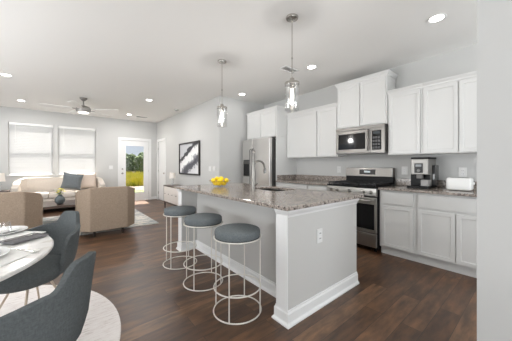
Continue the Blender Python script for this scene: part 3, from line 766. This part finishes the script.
# ---------------------------------------------------------------- living room
lr = tag(box(-1.55, 1.60, 5.12, 7.35, .001, .012, .004).build('area_rug', living_rug_mat()), 'cream rug with grey blotches under the coffee table', 'rug')
def tub_seat(name, lab, cat, loc, rz, Wd, D, ch, hb, hf, fabric_, cushions, thick, seat_h, leg_h, grp=None):
    r = thing(name, lab, cat, loc, rz, grp)
    h = Wd/2
    plan = [(-h, D), (-h, D*.55), (-h, ch), (-h+ch*.85, 0), (0, 0), (h-ch*.85, 0), (h, ch), (h, D*.55), (h, D)]
    k = thick; c2_ = ch*.75
    inn = [(-h+k, D), (-h+k, D*.55), (-h+k, c2_+k*.8), (-h+k+c2_*.8, k), (0, k), (h-k-c2_*.8, k), (h-k, c2_+k*.8), (h-k, D*.55), (h-k, D)]
    ht = [hf, hf+(hb-hf)*.42, hf+(hb-hf)*.72, hb, hb, hb, hf+(hb-hf)*.72, hf+(hb-hf)*.42, hf]
    m = MB(); rows = []
    for (o, i_, z) in zip(plan, inn, ht):
        rows.append([m.bm.verts.new((o[0]*.985, o[1]+.01, leg_h)), m.bm.verts.new((o[0], o[1], z)), m.bm.verts.new((i_[0], i_[1], z)), m.bm.verts.new((i_[0], i_[1], leg_h))])
    for a, b in zip(rows, rows[1:]):
        for j in range(4): m.bm.faces.new((a[j], a[(j+1) % 4], b[(j+1) % 4], b[j]))
    m.bm.faces.new(rows[0][::-1]); m.bm.faces.new(rows[-1])
    m.build('shell_frame', fabric_, r, world=False, bevel=.016)
    box(-h+k+.002, h-k-.002, k+c2_+.06, D-.02, leg_h+.01, seat_h-.13, .012).build('seat_base', fabric_, r, world=False)
    w = (2*h-2*k-.01)/cushions
    for i in range(cushions):
        x0 = -h+k+.005+i*w
        MB().cushion(x0+.004, x0+w-.004, k+.09, D+.01, seat_h-.128, seat_h, .035, .018).build('seat_cushion', fabric_, r, world=False, smooth=60)
    m = MB().prism([(-h+k+c2_+.01, k+.002), (h-k-c2_-.01, k+.002), (h-k-.03, k+c2_+.03), (h-k-.03, k+c2_+.05), (-h+k+.03, k+c2_+.05), (-h+k+.03, k+c2_+.03)], leg_h+.012, seat_h-.14, 'z')
    m.build('rear_deck', fabric_, r, world=False)
    for (x, y) in ((-h+ch+.04, .07), (h-ch-.04, .07), (-h+.07, D-.08), (h-.07, D-.08)):
        MB().lathe([(0, 0), (.013, 0), (.021, leg_h+.004), (0, leg_h+.004)], (x, y, 0), 12).build('leg', LEGW, r, world=False)
    return r
tub_seat('armchair', 'tan faceted tub armchair on the right, its back to the dining area', 'armchair', (.655, 4.72, 0.0125), 0, .88, .80, .19, .83, .66, TAN, 1, .10, .46, .10, 'tan armchairs')
tub_seat('armchair', 'tan faceted tub armchair on the left, behind the dining table', 'armchair', (-.665, 4.72, 0.0125), 0, .88, .80, .19, .83, .66, TAN, 1, .10, .46, .10, 'tan armchairs')
tub_seat('sofa', 'cream three-seat sofa beneath the blinds', 'sofa', (.05, 8.80, 0), PI, 1.90, .85, .17, .885, .68, CREAM, 3, .13, .50, .10)
def pillow(x, y, z, w, lean, turn, m_, lab, t=.10, roll=0.0):
    b = MB(); n = 12; vs = {}
    for s in (1, -1):
        for i in range(n+1):
            for j in range(n+1):
                u, v = -1+2*i/n, -1+2*j/n; e = (i in (0, n) or j in (0, n))
                k = (i, j, 0 if e else s)
                if k in vs: continue
                pin = 1-.10*(1-abs(u)**2)*abs(v)**4-.0; pin2 = 1-.10*(1-abs(v)**2)*abs(u)**4
                th = s*t*((1-u**4)*(1-v**4))**.6 if not e else 0
                vs[k] = b.bm.verts.new((u*w/2*pin2, th, v*w/2*pin))
    for s in (1, -1):
        for i in range(n):
            for j in range(n):
                g_ = lambda a, c: vs[(a, c, 0 if (a in (0, n) or c in (0, n)) else s)]
                b.bm.faces.new((g_(i, j), g_(i+1, j), g_(i+1, j+1), g_(i, j+1)))
    o = b.build('throw_pillow', m_, world=False, origin=(0, 0, 0), smooth=70)
    o.location = (x, y, z); o.rotation_euler = (lean, roll, turn); return tag(o, lab, 'pillow', 'sofa pillows')
pillow(.26, 8.26, .775, .46, -.20, -.12, SLATEP, 'slate grey throw pillow on the cream sofa', roll=.16)
pillow(.61, 8.51, .765, .48, -.14, .06, BEIGE, 'beige throw pillow beside the slate one', .085)
ctb = thing('coffee_table', 'low dark wood coffee table on the cream rug', 'coffee table', (0, 6.5, .0125))
DW = mat('dark_walnut', (82, 66, 58), .35); setcol(DW, ramp(DW, noise(DW, coords(DW, (1, 9, 9)), 4, 5), [(.3, (64, 50, 44)), (.7, (100, 82, 72))]))
box(-.55, .55, 6.05, 6.95, .375, .42, .004).build('tabletop', DW, ctb)
for x in (-.5, .5):
    for y in (6.1, 6.9): box(x-.025, x+.025, y-.025, y+.025, .0125, .3745).build('leg', DW, ctb)
VX, VY = 0.0, 6.33
vs_ = thing('vase', 'round slate vase on the coffee table', 'vase', (VX, VY, .4205))
VM = mat('slate_glaze', (94, 102, 104), .35)
MB().lathe([(0, 0), (.045, 0), (.075, .04), (.088, .085), (.078, .13), (.045, .165), (.035, .18), (.038, .19), (.032, .19), (.03, .175), (0, .17)], (0, 0, 0), 32).build('vase_body', VM, vs_, world=False, smooth=60)
bq = thing('flower_bouquet', 'yellow and white flowers standing in the slate vase', 'flowers', (VX, VY, .60))
STEM = mat('flower_stem', (104, 124, 66), .7); YEL = mat('yellow_petals', (226, 214, 110), .7); WHT = mat('white_petals', (240, 238, 226), .7); LFG = mat('flower_leaf', (110, 128, 70), .7)
rnd = random.Random(3)
for i in range(16):
    a = rnd.uniform(0, 2*PI); q_ = rnd.uniform(.01, .085); hgt = .10+rnd.uniform(-.03, .05)-q_*.3
    tx, ty = q_*math.cos(a), q_*math.sin(a)
    MB().tube([(tx*.15, ty*.15, -.005), (tx*.6, ty*.6, hgt*.6), (tx, ty, hgt)], .0025, 5).build('stem', STEM, bq, world=False)
    b = MB()
    for k in range(7):
        an = k*2*PI/7; c0 = Vector((tx+.015*math.cos(an), ty+.015*math.sin(an), hgt+.004))
        res = bmesh.ops.create_icosphere(b.bm, subdivisions=1, radius=.014)
        for v in res['verts']: v.co = Vector((v.co.x, v.co.y, v.co.z*.6))+c0
    b.build('blossom', YEL if i % 3 else WHT, bq, world=False)
for i in range(7):
    a = i*.9; b = MB(); d = Vector((math.cos(a), math.sin(a), 0)); s_ = Vector((-d.y, d.x, 0))
    pts = [d*.01, d*.05+s_*.018+Vector((0, 0, .04)), d*.10+Vector((0, 0, .05)), d*.05-s_*.018+Vector((0, 0, .045))]
    b.prism([(0, 0)]*0 or [(p.x, p.y) for p in pts], 0.03, .032, 'z'); b.build('leaf', LFG, bq, world=False)
# side table and lamp by the sofa
st = thing('side_table', 'dark side table left of the sofa', 'side table', (-1.17, 8.42, 0))
box(-1.38, -.96, 8.22, 8.62, .565, .60, .004).build('tabletop', DW, st)
for x in (-1.35, -.99):
    for y in (8.25, 8.59): box(x-.018, x+.018, y-.018, y+.018, 0, .5645).build('leg', DW, st)
def lamp(name, lab, loc, s):
    r = thing(name, lab, 'lamp', loc)
    MB().lathe([(0, 0), (.05*s, 0), (.05*s, .012*s), (.03*s, .02*s), (.055*s, .07*s), (.03*s, .12*s), (.05*s, .16*s), (.025*s, .20*s), (.008*s, .215*s), (.008*s, .26*s), (0, .26*s)], (0, 0, 0), 28).build('lamp_base', mat('lamp_glass_base', (206, 208, 206), .1), r, world=False, smooth=50)
    MB().lathe([(.115*s, .235*s), (.095*s, .45*s), (.093*s, .45*s), (.113*s, .235*s), (.115*s, .235*s)], (0, 0, 0), 36).build('lamp_shade', SHADE, r, world=False, smooth=50)
    return r
lamp('table_lamp', 'white table lamp on the side table by the sofa', (-1.14, 8.42, .6005), .95)
# console below the picture
cs = thing('console_cabinet', 'low console with white drawers and dark wood frame', 'console', (2.49, 6.1, 0))
CY0, CY1, CX0, CX1 = 5.25, 6.93, 2.29, 2.672
box(CX0-.006, CX1, CY0, CY1, .625, .655, .003).build('top', DW, cs)
box(CX0, CX1, CY0, CY0+.03, .20, .6245).build('side_panel', DW, cs); box(CX0, CX1, CY1-.03, CY1, .20, .6245).build('side_panel', DW, cs)
box(CX0, CX1, CY0, CY1, .17, .1995).build('bottom', DW, cs)
box(CX1-.02, CX1, CY0+.031, CY1-.031, .20, .6245).build('back_panel', DW, cs)
WDR = mat('drawer_white', (236, 230, 224), .4)
n3 = 3; w_ = (CY1-CY0-.066)/n3
for i in range(n3):
    a = CY0+.033+i*w_
    dr = box(CX0-.004, CX0+.30, a+.003, a+w_-.003, .206, .619, .003).build('drawer', WDR, cs)
    for yy in (a+w_*.25, a+w_*.75):
        MB().lathe([(0, -.022), (.012, -.02), (.014, -.012), (.006, -.006), (.006, 0), (0, 0)], (CX0-.0045, yy, .43), 14, 'x').build('knob', CHROME, dr, smooth=50)
for x in (CX0+.03, CX1-.03):
    for y in (CY0+.03, CY1-.03): MB().tube([(x, y, .1695), (x, y, 0)], [.018, .011], 10).build('leg', LEGW, cs)
lamp('table_lamp', 'small cream table lamp on the white-drawer console', (2.50, 6.80, .6555), .78)

# picture
pf = thing('framed_picture', 'black framed grey and white abstract picture on the wall', 'picture', (XE, 6.05, .97))
PY0, PY1, PZ0, PZ1 = 5.42, 6.70, .965, 1.835
MB().slab([PY0, PY0+.035, PY1-.035, PY1], [PZ0, PZ0+.035, PZ1-.035, PZ1], [(1, 1)], XE-.045, XE-.001, 'x').build('frame', mat('frame_black', (40, 36, 34), .4), pf)
def art_mat():
    m = mat('abstract_art', (128, 128, 130), .6); n, l, b = nodes(m)
    v = coords(m, (1, 1, 1)); sx = n.new('ShaderNodeSeparateXYZ'); l.new(v, sx.inputs[0])
    f = noise(m, coords(m, (1, 1.3, 2.0), (0.5, 0, 0)), 3.0, 8, .65)
    # slanting bands broken up by noise
    ma = n.new('ShaderNodeMath'); ma.operation = 'MULTIPLY_ADD'; ma.inputs[1].default_value = .45; l.new(sx.outputs['Y'], ma.inputs[0])
    l.new(sx.outputs['Z'], ma.inputs[2])
    mb_ = n.new('ShaderNodeMath'); mb_.operation = 'MULTIPLY_ADD'; mb_.inputs[1].default_value = .55; l.new(f, mb_.inputs[0]); l.new(ma.outputs[0], mb_.inputs[2])
    c = ramp(m, mb_.outputs[0], [(.10, (226, 226, 228)), (.32, (212, 212, 215)), (.37, (92, 92, 100)), (.50, (70, 70, 78)), (.60, (150, 150, 156)), (.64, (238, 238, 238)), (.82, (228, 228, 228)), (.87, (44, 44, 50)), (1.0, (60, 60, 66)), (1.0, (190, 190, 194))])
    setcol(m, c); return m
box(XE-.022, XE-.004, PY0+.036, PY1-.036, PZ0+.036, PZ1-.036).build('canvas', art_mat(), pf)

# ---------------------------------------------------------------- ceiling fittings
GLOWM = mat('downlight_lens', (255, 255, 255), .4, emit=(255, 250, 242), estr=14)
cans = [(3.0, .70, 'over the wall cabinets at far right', .6), (3.0, 2.28, 'in front of the microwave cabinet', .6), (3.0, 4.10, 'in front of the refrigerator', 1),
        (-.70, 5.75, 'high at the left edge, before the fan', 17), (-.70, 7.80, 'above the left far window', 17), (1.60, 5.85, 'right of the fan, over the rug', 17), (1.60, 7.90, 'before the glass door', 17)]
def make_can():
    r = thing('recessed_downlight', '', 'ceiling light', (0, 0, HC), group='recessed ceiling downlights')
    MB().lathe([(.078, -.0005), (.082, -.004), (.078, -.008), (.062, -.006), (.060, -.0005), (.078, -.0005)], (0, 0, 0), 32).build('trim_ring', PLAST, r, world=False, smooth=50)
    MB().lathe([(0, -.004), (.059, -.004), (.059, -.0012), (0, -.0012)], (0, 0, 0), 32).build('lens', GLOWM, r, world=False)
    return r
can0 = None
for (x, y, lab, pw) in cans:
    if can0 is None: c = can0 = make_can()
    else: c = copy_tree(can0)
    c.location = (x, y, HC); c['label'] = 'glowing recessed downlight ' + lab
    light('downlight_beam', 'AREA', (x, y, HC-.012), (0, 0, 0), pw, shape='DISK', size=.11, color=(1, .98, .965))
def make_pendant(x, y):
    r = thing('pendant_lamp', '', 'pendant light', (x, y, HC), group='glass pendants over the island')
    MB().lathe([(0, -.001), (.062, -.001), (.064, -.006), (.058, -.022), (.012, -.028), (0, -.028)], (0, 0, 0), 32).build('canopy', CHROME, r, world=False, smooth=50)
    MB().tube([(0, 0, -.028), (0, 0, -.64)], .0045, 8).build('rod', CHROME, r, world=False, smooth=60)
    MB().lathe([(0, -.412), (.008, -.414), (.009, -.43), (0, -.434)], (0, 0, 0), 12).build('rod_coupling', CHROME, r, world=False, smooth=50)
    MB().lathe([(0, -.625), (.022, -.63), (.026, -.665), (.072, -.672), (.076, -.678), (.076, -.694), (.0, -.694)], (0, 0, 0), 32).build('cap', CHROME, r, world=False, smooth=40)
    MB().lathe([(.074, -.6945), (.074, -.95), (.066, -.962), (.0, -.963), (0, -.959), (.064, -.958), (.070, -.948), (.070, -.6945), (.074, -.6945)], (0, 0, 0), 40).build('glass_shade', GLASS, r, world=False, smooth=50)
    MB().lathe([(0, -.6945), (.018, -.695), (.018, -.735), (0, -.736)], (0, 0, 0), 16).build('socket', CHROME, r, world=False, smooth=50)
    MB().lathe([(0, -.7365), (.013, -.737), (.017, -.765), (.018, -.86), (.014, -.885), (0, -.895)], (0, 0, 0), 20).build('bulb', mat('bulb_glow', (255, 250, 240), .4, emit=(255, 246, 232), estr=5), r, world=False, smooth=60)
    return r
for x, y in ((1.835, 1.64), (1.82, 2.98)): light('pendant_light', 'POINT', (x, y, HC-.925), (0, 0, 0), 14, shadow_soft_size=.03, color=(1, .98, .965))
p1 = make_pendant(1.835, 1.64); p1['label'] = 'clear glass cylinder pendant nearer the camera over the island'
p2 = copy_tree(p1); p2.location = (1.82, 2.98, HC); p2['label'] = 'clear glass cylinder pendant at the far end of the island'
# ceiling fan
fn = thing('ceiling_fan', 'brushed nickel five-blade ceiling fan with round light', 'ceiling fan', (.41, 6.62, HC))
MB().lathe([(0, -.001), (.075, -.001), (.072, -.02), (.03, -.065), (.014, -.07), (0, -.07)], (0, 0, 0), 32).build('canopy', FAN, fn, world=False, smooth=50)
MB().tube([(0, 0, -.07), (0, 0, -.19)], .0125, 12).build('downrod', FAN, fn, world=False, smooth=60)
MB().lathe([(0, -.17), (.04, -.175), (.11, -.20), (.14, -.225), (.145, -.28), (.125, -.318), (.0, -.32)], (0, 0, 0), 40).build('motor_housing', FAN, fn, world=False, smooth=40)
MB().lathe([(0, -.3205), (.10, -.3205), (.105, -.33), (.09, -.348), (.04, -.358), (0, -.36)], (0, 0, 0), 36).build('light_bowl', mat('fan_light_glow', (250, 248, 242), .4, emit=(255, 250, 240), estr=1.6), fn, world=False, smooth=60)
BLD = mat('fan_blade_grey', (222, 221, 218), .4)
for k in range(5):
    a = math.radians(-38+72*k)
    M_ = Matrix.Rotation(a, 4, 'Z') @ Matrix.Translation((0, 0, -.262)) @ Matrix.Rotation(math.radians(11), 4, 'X')
    m = MB().prism([(.20, -.05), (.45, -.068), (.72, -.066), (.755, -.045), (.76, 0), (.755, .045), (.72, .066), (.45, .068), (.20, .05)], -.004, .004, 'z')
    bmesh.ops.transform(m.bm, matrix=M_, verts=m.bm.verts[:]); bl = m.build('blade', BLD, fn, world=False)
    m = MB().box(.13, .27, -.022, .022, .0045, .0105); bmesh.ops.transform(m.bm, matrix=M_, verts=m.bm.verts[:]); m.build('blade_bracket', STEELD, bl, world=False)
# grilles and detector
def ceiling_vent(x, y, L, Wd, rz, lab):
    r = thing('ceiling_vent', lab, 'air vent', (x, y, HC), rz, 'ceiling air vents')
    MB().slab([-L/2, -L/2+.018, L/2-.018, L/2], [-Wd/2, -Wd/2+.018, Wd/2-.018, Wd/2], [(1, 1)], -.008, -.0008, 'z').build('frame', PLAST, r, world=False)
    m = MB(); n = int((Wd-.04)/.016)
    for i in range(n): y_ = -Wd/2+.024+i*.016; m.prism([(y_, -.007), (y_+.002, -.007), (y_+.012, -.001), (y_+.010, -.001)], -L/2+.019, L/2-.019, 'x')
    m.build('louvres', mat('vent_grey', (176, 176, 174), .5), r, world=False)
ceiling_vent(2.80, 2.57, .30, .15, 0, 'white ceiling vent behind the nearer pendant')
ceiling_vent(1.99, 8.05, .36, .16, 0, 'white ceiling vent near the glass door')
sd = thing('smoke_detector', 'small round smoke detector on the ceiling by the picture wall', 'smoke detector', (2.45, 6.38, HC))
MB().lathe([(0, -.001), (.065, -.001), (.065, -.02), (.05, -.034), (0, -.036)], (0, 0, 0), 28).build('housing', mat('detector_grey', (200, 199, 196), .5), sd, world=False, smooth=50)
MB().lathe([(0, -.0365), (.018, -.0365), (.018, -.041), (0, -.042)], (0, 0, 0), 16).build('test_button', mat('detector_button', (150, 150, 150), .5), sd, world=False)
